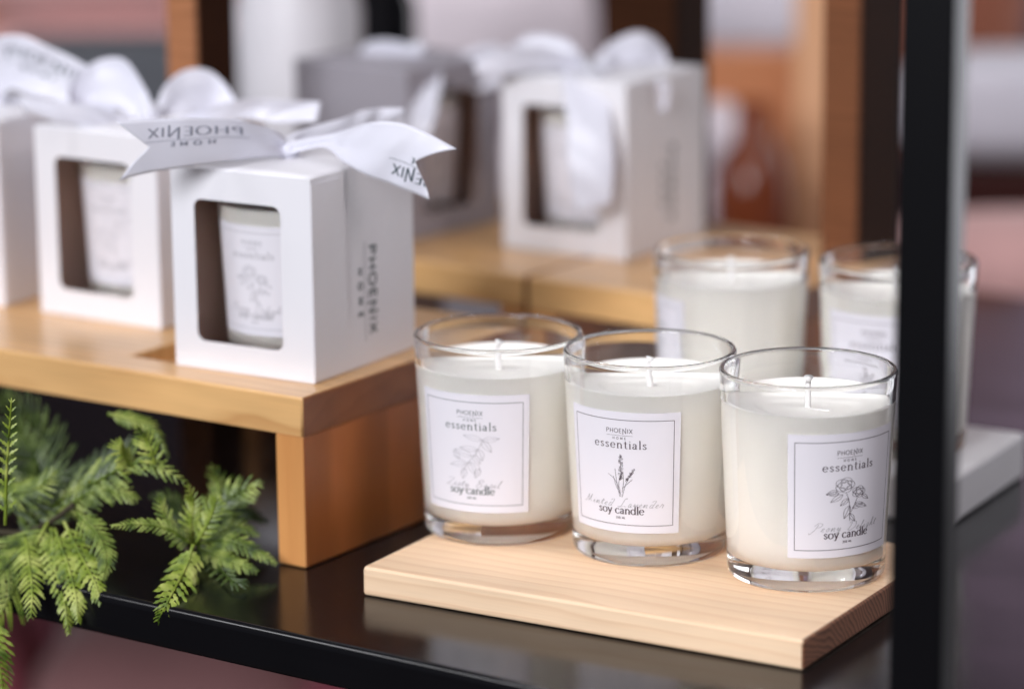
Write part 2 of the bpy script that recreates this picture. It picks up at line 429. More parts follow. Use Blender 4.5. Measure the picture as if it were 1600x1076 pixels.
# ------------------------------------------------------------------ label designs (metres, centred)
mm = 0.001
def sc(lines, k=mm): return [[(p[0] * k, p[1] * k) for p in l] for l in lines]
def leaf(x, y, ang, ln, w):
    c, s = math.cos(R(ang)), math.sin(R(ang))
    def q(a, b): return (x + c * a - s * b, y + s * a + c * b)
    up = [q(ln * t, w * math.sin(math.pi * t ** 0.8) / 2) for t in [i / 10 for i in range(11)]]
    dn = [q(ln * t, -w * math.sin(math.pi * t ** 0.8) / 2) for t in [i / 10 for i in range(11)]]
    return [up, dn, [q(0, 0), q(ln * .5, w * .05), q(ln, 0)]]
def art_lavender():
    rnd = random.Random(3); out = []
    for pts, n, w in (([(0.4, -11), (-.6, -5), (.4, 0), (.2, 9)], 26, 1.5), ([(.9, -11), (2.6, -5), (6.0, 2)], 16, 1.4)):
        sp = [tuple(p) for p in spline(pts, 14)]
        out.append(sp)
        m = len(sp)
        for i in range(n):
            p = sp[int(m * (0.5 if n == 26 else .62) + (m * (0.49 if n == 26 else .37)) * i / n)]
            a = rnd.uniform(0, 360)
            out += [arc(p[0] + rnd.uniform(-w, w) * .55, p[1] + rnd.uniform(-.3, .3), .34, .5, a, a + 330, 7)]
    out += [S((-.2, -11), (-1.5, -4), (-2.2, 2)), S((0, -8), (-2.5, -3), (-5.5, -.6)), S((.3, -10), (-1.8, -6), (-3.1, -1.5)),
            S((.9, -9), (1.6, -4), (1.4, 1.0)), S((1.0, -7), (4, -4), (5.6, -2.4))]
    return out
def art_peony():
    out = []
    for cx, cy, r in ((-1.2, 5.6, 4.0), (4.8, 1.6, 3.0)):
        for k, rr in enumerate((1.0, .72, .45)):
            for j in range(5):
                a = j * 72 + k * 31
                out.append(arc(cx + r * rr * .42 * math.cos(R(a)), cy + r * rr * .42 * math.sin(R(a)), r * rr * .58, r * rr * .5, a - 95, a + 95, 10))
    out += [S((-.6, 1.8), (.8, -3), (1.2, -12)), S((4.2, -1.2), (2.8, -5), (1.2, -9))]
    for a in ((-4.2, 3.2, 200, 4.6, 2.2), (-2, 1.2, 215, 5.8, 2.4), (-3.5, 1.8, 178, 5, 2), (1, -4.5, 250, 6.5, 2.6), (3.2, -3.6, 335, 6.2, 2.4),
              (2.2, -6, 20, 5.2, 2), (1.2, -8.5, 300, 4.6, 1.8), (6.3, 0, 320, 4.2, 1.8), (.3, -1, 225, 4.5, 2.1)): out += leaf(*a)
    return out
def art_basil():
    out = [S((-4.6, -9), (-1.0, -2), (2.0, 3), (4.2, 9.2)), S((-1.2, -3), (-5, -1.2), (-7.2, 0)), S((-1, -2), (2.4, -4), (3.2, -7.5))]
    for a in ((4.0, 9, 165, 7.4, 2.6), (4.1, 9, 8, 6.2, 2.6), (4, 8.6, 300, 6.5, 2.8), (2.2, 4, 175, 7, 2.7), (2.4, 4.4, 285, 6, 2.8), (0, .6, 158, 7.5, 3),
              (.6, 1.2, 300, 5, 2.4), (-2, -3.4, 190, 7.2, 2.6), (-3, -5.6, 262, 5.6, 2.4), (2.8, -5.5, 250, 5.2, 2.2), (-1, -2.6, 290, 6.4, 2.7), (-5, -1.4, 120, 4.6, 2.1)): out += leaf(*a)
    return out
def logo(size, cx, base, sx=1.0): return line_text('PHOENIX', CAP, size, cx, base, .12, sx=sx)
WALL = lambda z: 0.0335 + max(0.0, z - .004) * (.004 / .0845)
LZ = 0.0424                                    # height of the label's centre
def make_label(art, name, ink, inkd, phi0, parent, txt='soy'):
    """paper sticker wrapped round the tumbler; face points to -Y turned by phi0"""
    mb = MB()
    def fm(off):
        def f(u, v):
            z = LZ + v; r = WALL(z) + off; a = phi0 + u / .0356
            return (r * math.sin(a), -r * math.cos(a), z)
        return f
    H, Wd, n = .0268, .0262, 40
    f0 = fm(.00012)
    vs = [f0(-Wd + 2 * Wd * i / n, -H + 2 * H * j) for j in (0, 1) for i in range(n + 1)]
    mb.add(vs, [(i, i + 1, n + 2 + i, n + 1 + i) for i in range(n)], 0, True)
    f1 = fm(.0002)
    F = .0233
    fr = [[(-F, -F), (F, -F)], [(F, -F), (F, F)], [(F, F), (-F, F)], [(-F, F), (-F, -F)]]
    print_on(mb, fr, .00026, .00026, f1, 1)
    print_on(mb, sc(logo(1.85, 0, 17.6, 1.0)), .00020, .00026, f1, 1)
    print_on(mb, sc([[(-5.8, 16.4), (5.8, 16.4)]]), .00013, .00013, f1, 1)
    print_on(mb, sc(line_text('HOME', CAP, 1.0, 0, 14.7, .75)), .00015, .00019, f1, 1)
    print_on(mb, sc(line_text('essentials', LOW, 2.25, 0, 10.8, .16, sx=1.12)), .00020, .00050, f1, 1)
    print_on(mb, sc(art, mm), .00013, .00020, f1, 2)
    print_on(mb, sc(line_text(name, SCR, 1.55, 0, -15.3, .22, .45, rise=-.0, sx=1.45)), .00014, .00026, f1, 3)
    print_on(mb, sc(line_text('soy candle', LOW, 2.25, 0, -18.4, .02, sx=1.08)), .00022, .00062, f1, 1)
    print_on(mb, sc(line_text('200 ML', CAP, .85, 0, -20.6, .15)), .00018, .00020, f1, 1)
    return mb.obj('label', ['paper', ink, inkd, 'ink_soft'], parent)

# ------------------------------------------------------------------ the candle
def make_candle():
    t = thing('candle', (0, 0, 0))
    mb = MB()
    prof = [(0, .0010), (.024, .0010), (.0285, .0002), (.0312, .0), (.0324, .0003), (.0332, .0013), (.0336, .0034)]
    prof += [(WALL(z), z) for z in (.012, .03, .05, .07, .080, .0870)]
    ro, ri = WALL(.087), WALL(.087) - .0024
    rc, rr = (ro + ri) / 2, (ro - ri) / 2 * 1.12
    prof += [(rc + rr * math.cos(R(a)), .0876 + rr * math.sin(R(a)) * 1.25) for a in range(0, 181, 20)]
    INW = lambda z: WALL(z) - .0024
    prof += [(INW(z), z) for z in (.0865, .080, .0735, .06, .04, .022, .0165)]
    prof += [(INW(.0165) - .0006, .0125), (INW(.0165) - .0022, .0100), (INW(.0165) - .005, .0087), (.022, .0082), (.010, .0080), (0, .0080)]
    mb.lathe(prof, 128)
    mb.obj('tumbler', 'glass', t)
    mb = MB()
    e = .00012
    zt = .0732
    wp = [(0, .0080 - e), (.010, .0080 - e), (.022, .0082 - e), (INW(.0165) - .005 + e * .6, .0087 - e * .8), (INW(.0165) - .0022 + e, .0100 - e * .5),
          (INW(.0165) - .0006 + e, .0125), (INW(.0165) + e, .0165)]
    wp += [(INW(z) + e, z) for z in (.022, .04, .06, .0755)]
    wp += [(INW(.0762) + e, .0762), (INW(.0762) - .0005, .0765), (INW(.0762) - .0014, .0762), (.0318, .0749), (.0298, .0741), (.0275, zt + .0004), (.0238, zt + .0003), (.0218, zt - .0001), (.0198, zt - .0011), (.0175, zt - .0015), (.010, zt - .0015), (.004, zt - .0011), (.0018, zt - .0006), (0, zt - .0005)]
    mb.lathe(wp, 128)
    mb.obj('wax', 'wax', t)
    mb = MB()
    mb.tube(spline([(0, 0, zt - .002), (.0001, 0, zt + .003), (-.0003, .0004, zt + .008), (.0005, -.0003, zt + .0117)], 4), [.0013] * 11 + [.0015, .0021], 10)
    mb.tube(spline([(.0006, -.0012, zt - .0008), (.0035, -.0016, zt - .0012), (.008, -.0006, zt - .0010), (.0105, .0006, zt - .0011)], 4), .0005, 6)  # thin lying piece added to draw the wick's curved shadow line
    mb.obj('wick', 'wick', t)  # the wick together with the piece added as its shadow line
    return t
SCL = lambda L, kx, ky, dx=0, dy=0: [[(p[0] * kx + dx, p[1] * ky + dy) for p in l] for l in L]
ART = {'basil': (SCL(art_basil(), 1.22, .90, .6, -1.6), 'Zesty Basil', 'ink_green', 'ink_soft'),
       'lavender': (SCL(art_lavender(), 1, .95, 0, -.4), 'Minted Lavender', 'ink_plum', 'ink_plum'),
       'peony': (SCL(art_peony(), 1.13, .90, -.6, -.6), 'Peony Delight', 'ink_plum', 'ink_plum')}
proto = make_candle()
used = [False]
def candle(kind, phi, loc, yaw, label, group):
    o = proto if not used[0] else copy_tree([x for x in bare][0])
    if not used[0]:
        used[0] = True
        bare.append(o)
    place(o, loc, yaw)
    tag(o, label, 'candle', group)
    a, nm, ink, inkd = ART[kind]
    if 'gift boxes' in group: ink = inkd = 'ink_soft'
    pend.append((o, a, nm, ink, inkd, phi if 'gift boxes' in group else phi - yaw))
    return o
bare, pend = [], []
G1 = 'soy candles in glass tumblers'
candle('basil', R(-20.6), (-.0060, 1.3889, 0), R(12), 'soy candle with a leafy basil sprig on its label, standing next to the wooden stand', G1)
candle('lavender', R(-23.5), (.0595, 1.3557, 0), R(75), 'soy candle with a lavender sprig label, middle of the three on the pine board', G1)
candle('peony', R(24), (.1244, 1.3176, 0), R(-40), 'soy candle with a peony flower label, beside the black post on the pine board', G1)
ZS = .010
candle('basil', R(-84), (.1058, 1.5188, ZS), R(150), 'blurred candle behind the lavender candle, its label turned away to the left', G1)
candle('lavender', R(-24), (.1825, 1.4900, ZS), R(20), 'blurred candle on the white slab, half hidden by the black post', G1)

# ------------------------------------------------------------------ the table, post, board, stands
YT = R(-34.6)
def table():
    t = thing('display_table', (.1436, 1.1125, T), YT, 'black glossy display table with a thin metal edge, holding candles and stands', 'table')
    L, D = 1.5, .76
    mb = MB(); mb.box(-L, 0, 0, D, -.0195, 0)
    mb.obj('table_top', 'black', t, bevel=.0038, seg=6)
    mb = MB(); mb.box(-L, 0, .05, D, -.40, -.38)
    mb.obj('lower_shelf', 'black_post', t, bevel=.002)
    for x, y in ((-L + .02, .01), (-L + .02, D - .03), (-.03, D - .03), (-.028, .012)):
        mb = MB(); mb.box(x, x + .02, y, y + .02, -(Z0 + T), -.0197)
        mb.obj('leg', 'black_post', t)
    return t
table()
pt = MB(); pt.box(-.0103, .0103, -.0078, .0078, -.001, .50)
o = pt.obj('metal_post', 'black_post', bevel=.0012, seg=3)
place(o, (.1492, 1.1262, T + .0012), R(-27)); tag(o, 'matt black square metal post rising in front of the peony candle', 'post')

def board():
    t = MB()
    t.box(0, .2086, 0, .142, 0, .0130)
    t.mi = [1 if i in (3, 5) else 0 for i in range(6)]
    o = t.obj('pine_board', ['pine', 'pine_end'], bevel=.0016, seg=3)
    place(o, (-.0652, 1.3284, T + .0002), R(-30.3)); tag(o, 'pale pine board under the three sharp candles', 'board')
board()

def stand(corner, yaw, length, label, recess=None, D=.175):
    """bench-like wooden stand; origin at the front right bottom corner, length runs to -X"""
    t = thing('wooden_stand', corner, yaw, label, 'stand', 'wooden display stands')
    zt, zb = .0782, .0606
    bm = bmesh.new()
    # top board, with a shallow square recess
    mb = MB()
    if recess:
        x0, x1, y0, y1, dp = recess
        xs, ys = [-length, x0, x1, 0], [0, y0, y1, D]
        for i in range(3):
            for j in range(3):
                if i == 1 and j == 1: continue
                mb.add([(xs[i], ys[j], zt), (xs[i + 1], ys[j], zt), (xs[i + 1], ys[j + 1], zt), (xs[i], ys[j + 1], zt)], [(0, 1, 2, 3)])
        z2 = zt - dp
        mb.add([(x0, y0, z2), (x1, y0, z2), (x1, y1, z2), (x0, y1, z2), (x0, y0, zt), (x1, y0, zt), (x1, y1, zt), (x0, y1, zt)],
               [(0, 1, 2, 3), (0, 4, 5, 1), (1, 5, 6, 2), (2, 6, 7, 3), (3, 7, 4, 0)])
        a, b = -length, 0
        # skirt split at the same stations so the edges weld
        fr = [(x, 0) for x in xs] + [(0, y) for y in ys[1:]] + [(x, D) for x in xs[::-1][1:]] + [(a, y) for y in ys[::-1][1:-1]]
        n = len(fr)
        mi = []
        vs = [(x, y, zt) for x, y in fr] + [(x, y, zb) for x, y in fr]
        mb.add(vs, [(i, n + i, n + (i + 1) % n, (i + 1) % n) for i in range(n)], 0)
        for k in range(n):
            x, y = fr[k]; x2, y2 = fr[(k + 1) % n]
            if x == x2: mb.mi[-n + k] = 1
        mb.add([(a, 0, zb), (b, 0, zb), (b, D, zb), (a, D, zb)], [(3, 2, 1, 0)])
    else:
        mb.box(-length, 0, 0, D, zb, zt); mb.mi = [1 if i in (3, 5) else 0 for i in range(6)]
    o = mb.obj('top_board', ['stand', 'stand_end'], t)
    if recess:
        b2 = bmesh.new(); b2.from_mesh(o.data); bmesh.ops.remove_doubles(b2, verts=b2.verts, dist=1e-5); b2.to_mesh(o.data); b2.free()
    md = o.modifiers.new('bevel', 'BEVEL'); md.width = .0014; md.segments = 3; md.limit_method = 'ANGLE'; md.angle_limit = R(50); md.harden_normals = True
    for p in o.data.polygons: p.use_smooth = True
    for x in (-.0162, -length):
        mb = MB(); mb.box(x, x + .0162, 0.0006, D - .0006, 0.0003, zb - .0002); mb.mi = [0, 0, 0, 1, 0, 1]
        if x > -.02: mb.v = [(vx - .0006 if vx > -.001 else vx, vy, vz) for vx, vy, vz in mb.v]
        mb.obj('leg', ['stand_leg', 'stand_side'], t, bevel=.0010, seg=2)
    return t
stand((-.0917, 1.3665, T), R(-34.1), .40, 'wooden stand with a shallow recess, holding the sharpest white gift box', recess=(-.117, -.035, .0225, .098, .009))
stand((.1180, 1.5385, T), R(-36), .136, 'short blurred wooden stand under the box beside the back candles')
stand((.0066, 1.6196, T), R(-36), .20, 'blurred wooden stand behind the nearest gift box, under the shaded grey box')

# white slab under the back candles
mb = MB(); mb.box(-.24, 0, -.0, .098, 0, ZS - T - .0005)
o = mb.obj('white_slab', 'slab', bevel=.0025)
place(o, (.2005, 1.4225, T + .0002), R(-29)); tag(o, 'white block under the two blurred candles, showing right of the black post', 'slab')

# ------------------------------------------------------------------ gift boxes
BW, BD, BH, TH = .076, .083, .0925, .0007
def rrect(x0, x1, z0, z1, r, n=6):
    out = []
    for cx, cz, a in ((x1 - r, z0 + r, -90), (x1 - r, z1 - r, 0), (x0 + r, z1 - r, 90), (x0 + r, z0 + r, 180)):
        out += [(cx + r * math.cos(R(a + 90 * i / n)), cz + r * math.sin(R(a + 90 * i / n))) for i in range(n + 1)]
    return out
def gift_box(fl, yaw, label, zb=.0655, text=True, card='card', win=(.165, .785, .14, .845)):
    """origin: centre of the bottom"""
    c, s = math.cos(yaw), math.sin(yaw)
    ctr = (fl[0] + c * BW / 2 - s * BD / 2, fl[1] + s * BW / 2 + c * BD / 2, zb)
    t = thing('gift_box', ctr, yaw, label, 'gift box', 'white window gift boxes tied with ribbon')
    x, y = BW / 2, BD / 2
    # body: three walls and the bottom, thick card, grey inside
    mb = MB()
    def wall(a0, a1, b0, b1, c0, c1, inner):
        k = len(mb.f); mb.box(a0, a1, b0, b1, c0, c1)
        mb.mi[k + inner] = 1
    y0 = -y + TH
    wall(-x, -x + TH, y0, y, TH, BH - TH, 3)
    wall(x - TH, x, y0, y, TH, BH - TH, 5)
    wall(-x + TH, x - TH, y - TH, y, TH, BH - TH, 2)
    wall(-x, x, y0, y, 0, TH, 1)
    if text:   # glued side flap and upright lettering on the right wall
        f = lambda u, v: (x + .00012, u, v)
        mb.box(x, x + .00035, -y + .0005, -.0145, .001, BH - .003)
        print_on(mb, [[(q[1] * mm + .004, -q[0] * mm + .034) for q in l] for l in logo(5.4, 0, 0, 1.2)], .0010, .0012, f, 2)
        print_on(mb, [[(q[1] * mm + .004, -q[0] * mm + .034) for q in l] for l in ([[(-23, -3.6), (23, -3.6)]])], .0003, .0003, f, 2)
        print_on(mb, [[(q[1] * mm + .004, -q[0] * mm + .034) for q in l] for l in line_text('HOME', CAP, 3.2, 0, -9, 1.1)], .0008, .0010, f, 2)
    mb.obj('carton', [card, 'card_in', 'ink_teal'], t)
    # front panel with the window cut out of it
    bm = bmesh.new()
    outer = [(-x, 0), (x, 0), (x, BH - TH), (-x, BH - TH)]
    inner = rrect(-x + win[0] * BW, -x + win[1] * BW, win[2] * BH, win[3] * BH, .0042)
    es = []
    for loop in (outer, inner):
        vv = [bm.verts.new((p[0], -y, p[1])) for p in loop]
        es += [bm.edges.new((vv[i], vv[(i + 1) % len(vv)])) for i in range(len(vv))]
    bmesh.ops.triangle_fill(bm, use_beauty=True, use_dissolve=False, edges=es)
    ff = list(bm.faces)
    r = bmesh.ops.extrude_face_region(bm, geom=ff)
    for v in [e for e in r['geom'] if isinstance(e, bmesh.types.BMVert)]: v.co.y += TH
    bmesh.ops.recalc_face_normals(bm, faces=bm.faces)
    for f_ in bm.faces: f_.material_index = 1 if f_.normal.y > .9 else 0
    me = bpy.data.meshes.new('front_panel'); bm.to_mesh(me); bm.free()
    me.materials.append(M[card]); me.materials.append(M['card_in'])
    o = bpy.data.objects.new('front_panel', me); C.objects.link(o); o.parent = t
    # lid: a shallow crowned sheet of card
    mb = MB(); n = 10; vs = []
    for j in range(n + 1):
        for i in range(n + 1):
            u, v = -1 + 2 * i / n, -1 + 2 * j / n
            vs.append((u * x, v * y, BH - TH + .0012 * (1 - u ** 4) * (1 - v ** 4)))
    mb.add(vs, [(j * (n + 1) + i, j * (n + 1) + i + 1, (j + 1) * (n + 1) + i + 1, (j + 1) * (n + 1) + i) for j in range(n) for i in range(n)], 0, True)
    mb.obj('lid', card, t, solid=TH)
    bpy.context.view_layer.update()
    return t

def strip_fn(pairs, n=10):
    A = spline([p[0] for p in pairs], n); B = spline([p[1] for p in pairs], n)
    m = len(A) - 1
    def at(s, u):
        s = max(0.0, min(1.0, s)) * m; i = min(int(s), m - 1); k = s - i
        a, b = A[i].lerp(A[i + 1], k), B[i].lerp(B[i + 1], k)
        return a.lerp(b, u)
    def nrm(s, u):
        d1 = at(min(1, s + .02), u) - at(max(0, s - .02), u); d2 = at(s, 1) - at(s, 0)
        q = d1.cross(d2); q.normalize(); return q
    return at, nrm, m
def ribbon(name, pairs, root, parent, notch=0.0, lettering=None, fold=.0012, seed=0, side=1, ink='ink_teal'):
    """satin strip between two edge curves (world coords), child of parent; optional swallowtail end and printed words"""
    at, nrm, m = strip_fn(pairs)
    inv = (Matrix.Translation(root.location) @ root.rotation_euler.to_matrix().to_4x4()).inverted()
    rnd = random.Random(seed); ph = rnd.uniform(0, 6)
    def pt(s, u, off=0):
        p = at(s, u); q = nrm(s, u)
        p = p + q * (fold * math.sin(u * math.pi * 1.0 + 2.5 * s + ph) * (0.35 + s) + 1.1 * fold * math.sin(11 * u + ph) * math.exp(-5 * s) + .0004 * math.sin(23 * s + 5 * u + ph) + side * off)
        return inv @ (p + Vector((0, 0, Z0)))
    mb = MB(); NU = 16
    vs = []
    for i in range(m + 1):
        for j in range(NU + 1):
            u = j / NU
            s = i / m
            if notch: s *= 1 - notch * (1 - abs(2 * u - 1))
            vs.append(pt(s, u))
    mb.add(vs, [(i * (NU + 1) + j, i * (NU + 1) + j + 1, (i + 1) * (NU + 1) + j + 1, (i + 1) * (NU + 1) + j) for i in range(m) for j in range(NU)], 0, True)
    if lettering:
        for lines, thin, thick in lettering:
            for ln in lines:
                k, f = stroke_quads(ln, thin, thick)
                keep = [(a, b, c_, d) for a, b, c_, d in f if all(0 <= k[q].x <= 1 - (notch * (1 - abs(2 * k[q].y - 1))) and 0.02 < k[q].y < .98 for q in (a, b, c_, d))]
                mb.add([pt(v.x, v.y, .00022) for v in k], keep, 1, True)
    return mb.obj(name, ['satin', ink], parent, solid=.00018)

RB = {
 'F_left': [ ((-0.1009, 1.44, 0.1686), (-0.1034, 1.44, 0.1589)), ((-0.1075, 1.43, 0.1738), (-0.1079, 1.43, 0.1613)), ((-0.1222, 1.415, 0.1804), (-0.1227, 1.415, 0.162)), ((-0.1401, 1.405, 0.183), (-0.142, 1.405, 0.1611)), ((-0.1562, 1.4, 0.1834), (-0.157, 1.4, 0.1598)), ((-0.1724, 1.395, 0.1835), (-0.1714, 1.395, 0.1571)) ],
 'F_right': [ ((-0.1018, 1.44, 0.166), (-0.102, 1.44, 0.1595)), ((-0.0832, 1.43, 0.1704), (-0.0833, 1.43, 0.1652)), ((-0.0684, 1.415, 0.1774), (-0.0738, 1.415, 0.1607)), ((-0.0571, 1.405, 0.1806), (-0.0629, 1.405, 0.1566)), ((-0.046, 1.4, 0.1802), (-0.0518, 1.4, 0.1532)), ((-0.035, 1.395, 0.1764), (-0.0435, 1.395, 0.1506)), ((-0.0227, 1.39, 0.1706), (-0.0359, 1.39, 0.1483)) ],
 'F_back': [ ((-0.1022, 1.446, 0.1667), (-0.1014, 1.446, 0.1608)), ((-0.0931, 1.455, 0.1695), (-0.0926, 1.455, 0.1627)), ((-0.0768, 1.47, 0.1717), (-0.0758, 1.47, 0.163)), ((-0.0681, 1.48, 0.1736), (-0.0668, 1.48, 0.1637)), ((-0.0601, 1.487, 0.1736), (-0.0587, 1.487, 0.1643)), ((-0.0494, 1.49, 0.1733), (-0.049, 1.49, 0.1649)) ],
 'F_loop': [ ((-0.1043, 1.446, 0.1638), (-0.1032, 1.446, 0.1585)), ((-0.1133, 1.46, 0.1677), (-0.1106, 1.46, 0.1597)), ((-0.1233, 1.475, 0.168), (-0.12, 1.475, 0.1602)), ((-0.1321, 1.48, 0.1661), (-0.1293, 1.48, 0.1582)), ((-0.1248, 1.462, 0.1624), (-0.1226, 1.462, 0.1571)), ((-0.1064, 1.45, 0.1614), (-0.1053, 1.45, 0.1566)) ],
 'G_tail': [ ((-0.171, 1.56, 0.1545), (-0.1712, 1.56, 0.1485)), ((-0.1537, 1.545, 0.1625), (-0.1525, 1.545, 0.154)), ((-0.1306, 1.53, 0.1711), (-0.129, 1.53, 0.1622)), ((-0.1119, 1.525, 0.1718), (-0.1122, 1.525, 0.161)), ((-0.0903, 1.52, 0.1714), (-0.0914, 1.52, 0.1622)) ],
 'G_loopR': [ ((-0.1723, 1.558, 0.1568), (-0.171, 1.558, 0.1498)), ((-0.1694, 1.565, 0.1714), (-0.1637, 1.565, 0.1536)), ((-0.1592, 1.575, 0.1793), (-0.1536, 1.575, 0.157)), ((-0.1471, 1.58, 0.1778), (-0.1429, 1.58, 0.1587)), ((-0.1369, 1.575, 0.1664), (-0.1354, 1.575, 0.1549)), ((-0.1336, 1.57, 0.157), (-0.1332, 1.57, 0.1506)), ((-0.146, 1.56, 0.1543), (-0.1446, 1.56, 0.1499)), ((-0.1706, 1.556, 0.1539), (-0.1708, 1.556, 0.1495)) ],
 'G_loopL': [ ((-0.1723, 1.558, 0.1568), (-0.1741, 1.558, 0.1505)), ((-0.1779, 1.565, 0.1715), (-0.1825, 1.565, 0.157)), ((-0.1889, 1.575, 0.1846), (-0.1945, 1.575, 0.1612)), ((-0.2037, 1.58, 0.1834), (-0.2077, 1.58, 0.1612)), ((-0.2145, 1.575, 0.1735), (-0.216, 1.575, 0.1592)), ((-0.2126, 1.565, 0.1639), (-0.2123, 1.565, 0.156)), ((-0.1959, 1.56, 0.1582), (-0.1955, 1.56, 0.1525)), ((-0.1737, 1.556, 0.1549), (-0.1739, 1.556, 0.1502)) ],
 'G_tailL': [ ((-0.1737, 1.556, 0.1565), (-0.1739, 1.556, 0.1502)), ((-0.1878, 1.545, 0.1621), (-0.1875, 1.545, 0.1543)), ((-0.2018, 1.535, 0.1685), (-0.2006, 1.535, 0.1576)), ((-0.2194, 1.53, 0.171), (-0.2161, 1.53, 0.1617)), ((-0.2346, 1.53, 0.1742), (-0.2319, 1.53, 0.1649)) ],
 'H_loop': [ ((-0.2628, 1.61, 0.1654), (-0.26, 1.61, 0.1556)), ((-0.2601, 1.6, 0.1894), (-0.2551, 1.6, 0.1604)), ((-0.2432, 1.595, 0.1947), (-0.2492, 1.595, 0.1675)), ((-0.2269, 1.59, 0.1889), (-0.2374, 1.59, 0.165)), ((-0.2107, 1.585, 0.1815), (-0.2179, 1.585, 0.1608)), ((-0.1916, 1.58, 0.1693), (-0.1952, 1.58, 0.1579)) ],
 'H_loopL': [ ((-0.2628, 1.61, 0.1654), (-0.26, 1.61, 0.1556)), ((-0.2662, 1.615, 0.1793), (-0.2605, 1.615, 0.1613)), ((-0.2536, 1.62, 0.1892), (-0.2511, 1.62, 0.1735)), ((-0.2383, 1.625, 0.1857), (-0.2389, 1.625, 0.1727)), ((-0.2252, 1.62, 0.1733), (-0.2272, 1.62, 0.1635)), ((-0.2372, 1.61, 0.1619), (-0.2375, 1.61, 0.1554)), ((-0.2549, 1.6, 0.1636), (-0.2552, 1.6, 0.1565)) ],
 'J_tailF': [ ((0.0437, 1.7, 0.1643), (0.0318, 1.7, 0.161)), ((0.0498, 1.675, 0.1595), (0.028, 1.675, 0.158)), ((0.0524, 1.655, 0.1423), (0.0292, 1.655, 0.1409)), ((0.0537, 1.645, 0.1206), (0.0299, 1.645, 0.1191)), ((0.0519, 1.64, 0.098), (0.0337, 1.64, 0.0931)) ],
 'J_loopR': [ ((0.0423, 1.71, 0.1595), (0.0423, 1.71, 0.1526)), ((0.0527, 1.715, 0.1741), (0.0544, 1.715, 0.1604)), ((0.07, 1.72, 0.1802), (0.0734, 1.72, 0.1629)), ((0.0822, 1.725, 0.1718), (0.0833, 1.725, 0.1569)), ((0.0837, 1.72, 0.1559), (0.0803, 1.72, 0.1473)), ((0.0694, 1.705, 0.1497), (0.0643, 1.705, 0.1411)), ((0.0438, 1.705, 0.1568), (0.0438, 1.705, 0.1516)) ],
 'J_tailR': [ ((0.0421, 1.705, 0.1602), (0.0421, 1.705, 0.1516)), ((0.0554, 1.695, 0.1571), (0.0554, 1.695, 0.1462)), ((0.0719, 1.685, 0.1578), (0.0703, 1.685, 0.1425)), ((0.0852, 1.68, 0.155), (0.0818, 1.68, 0.1398)) ],
 'J_loopL': [ ((0.0423, 1.71, 0.1595), (0.0423, 1.71, 0.1526)), ((0.0322, 1.715, 0.176), (0.0287, 1.715, 0.1606)), ((0.0118, 1.72, 0.179), (0.0099, 1.72, 0.1618)), ((0.0014, 1.72, 0.1705), (0.0013, 1.72, 0.1567)), ((0.0115, 1.705, 0.1622), (0.0115, 1.705, 0.1536)), ((0.0404, 1.705, 0.1578), (0.0404, 1.705, 0.1523)) ],
 'J_tailL': [ ((0.0403, 1.7, 0.1627), (0.0403, 1.7, 0.1541)), ((0.0216, 1.69, 0.1728), (0.0232, 1.69, 0.1609)), ((0.0014, 1.68, 0.1743), (0.0012, 1.68, 0.1608)), ((-0.0188, 1.675, 0.1685), (-0.0172, 1.675, 0.16)) ],
 'K_tail': [ ((-0.0371, 1.75, 0.1579), (-0.051, 1.75, 0.1563)), ((-0.0367, 1.725, 0.1493), (-0.0505, 1.725, 0.1494)), ((-0.04, 1.71, 0.1343), (-0.0538, 1.71, 0.1327)), ((-0.0453, 1.705, 0.1179), (-0.059, 1.705, 0.1146)) ],
 'K_loopL': [ ((-0.0408, 1.76, 0.1547), (-0.0409, 1.76, 0.1459)), ((-0.0548, 1.765, 0.1683), (-0.055, 1.765, 0.1524)), ((-0.0761, 1.77, 0.1696), (-0.0771, 1.77, 0.1518)), ((-0.0833, 1.77, 0.159), (-0.0829, 1.77, 0.1465)), ((-0.069, 1.76, 0.1497), (-0.0684, 1.76, 0.1426)), ((-0.0414, 1.755, 0.1519), (-0.0415, 1.755, 0.1449)) ],
 'K_loopR': [ ((-0.0408, 1.76, 0.1547), (-0.0409, 1.76, 0.1459)), ((-0.0267, 1.765, 0.1627), (-0.0262, 1.765, 0.1503)), ((-0.0091, 1.77, 0.1672), (-0.0075, 1.77, 0.1548)), ((0.0014, 1.77, 0.16), (0.0013, 1.77, 0.1493)), ((-0.0127, 1.76, 0.1509), (-0.0128, 1.76, 0.1438)), ((-0.04, 1.755, 0.1512), (-0.0401, 1.755, 0.1448)) ],
}
for _k in ('J_loopL', 'J_loopR', 'K_loopL', 'K_loopR'):
    RB[_k] = [(( a[0], a[1], a[2] - .0035), (c_[0], c_[1], c_[2] - .0035)) for a, c_ in RB[_k]]
def words(s0, s1, u_mid, size_u, mirror, flip, home=True, length=1):
    """PHOENIX over HOME in strip coordinates: s along, u across"""
    out = []
    W_ = 7.0
    def mp(lines):
        r = []
        for l in lines:
            q = []
            for px, py in l:
                s = (px / W_ + .5); v = py
                if mirror: s = 1 - s
                ss = s0 + (s1 - s0) * s
                uu = u_mid - v * size_u * (-1 if flip else 1)
                # subdivide happens in stroke_quads through small steps
                q.append((ss, uu))
            r.append(q)
        return r
    big = mp(line_text('PHOENIX', CAP, 1, 0, 0.35, .12))
    ln = mp([[(-3.6, -.1), (3.6, -.1)]])
    sm = mp(line_text('HOME', CAP, .5, 0, -.85, .75))
    return [(big, .010, .012), (ln, .006, .006), (sm, .008, .009)]

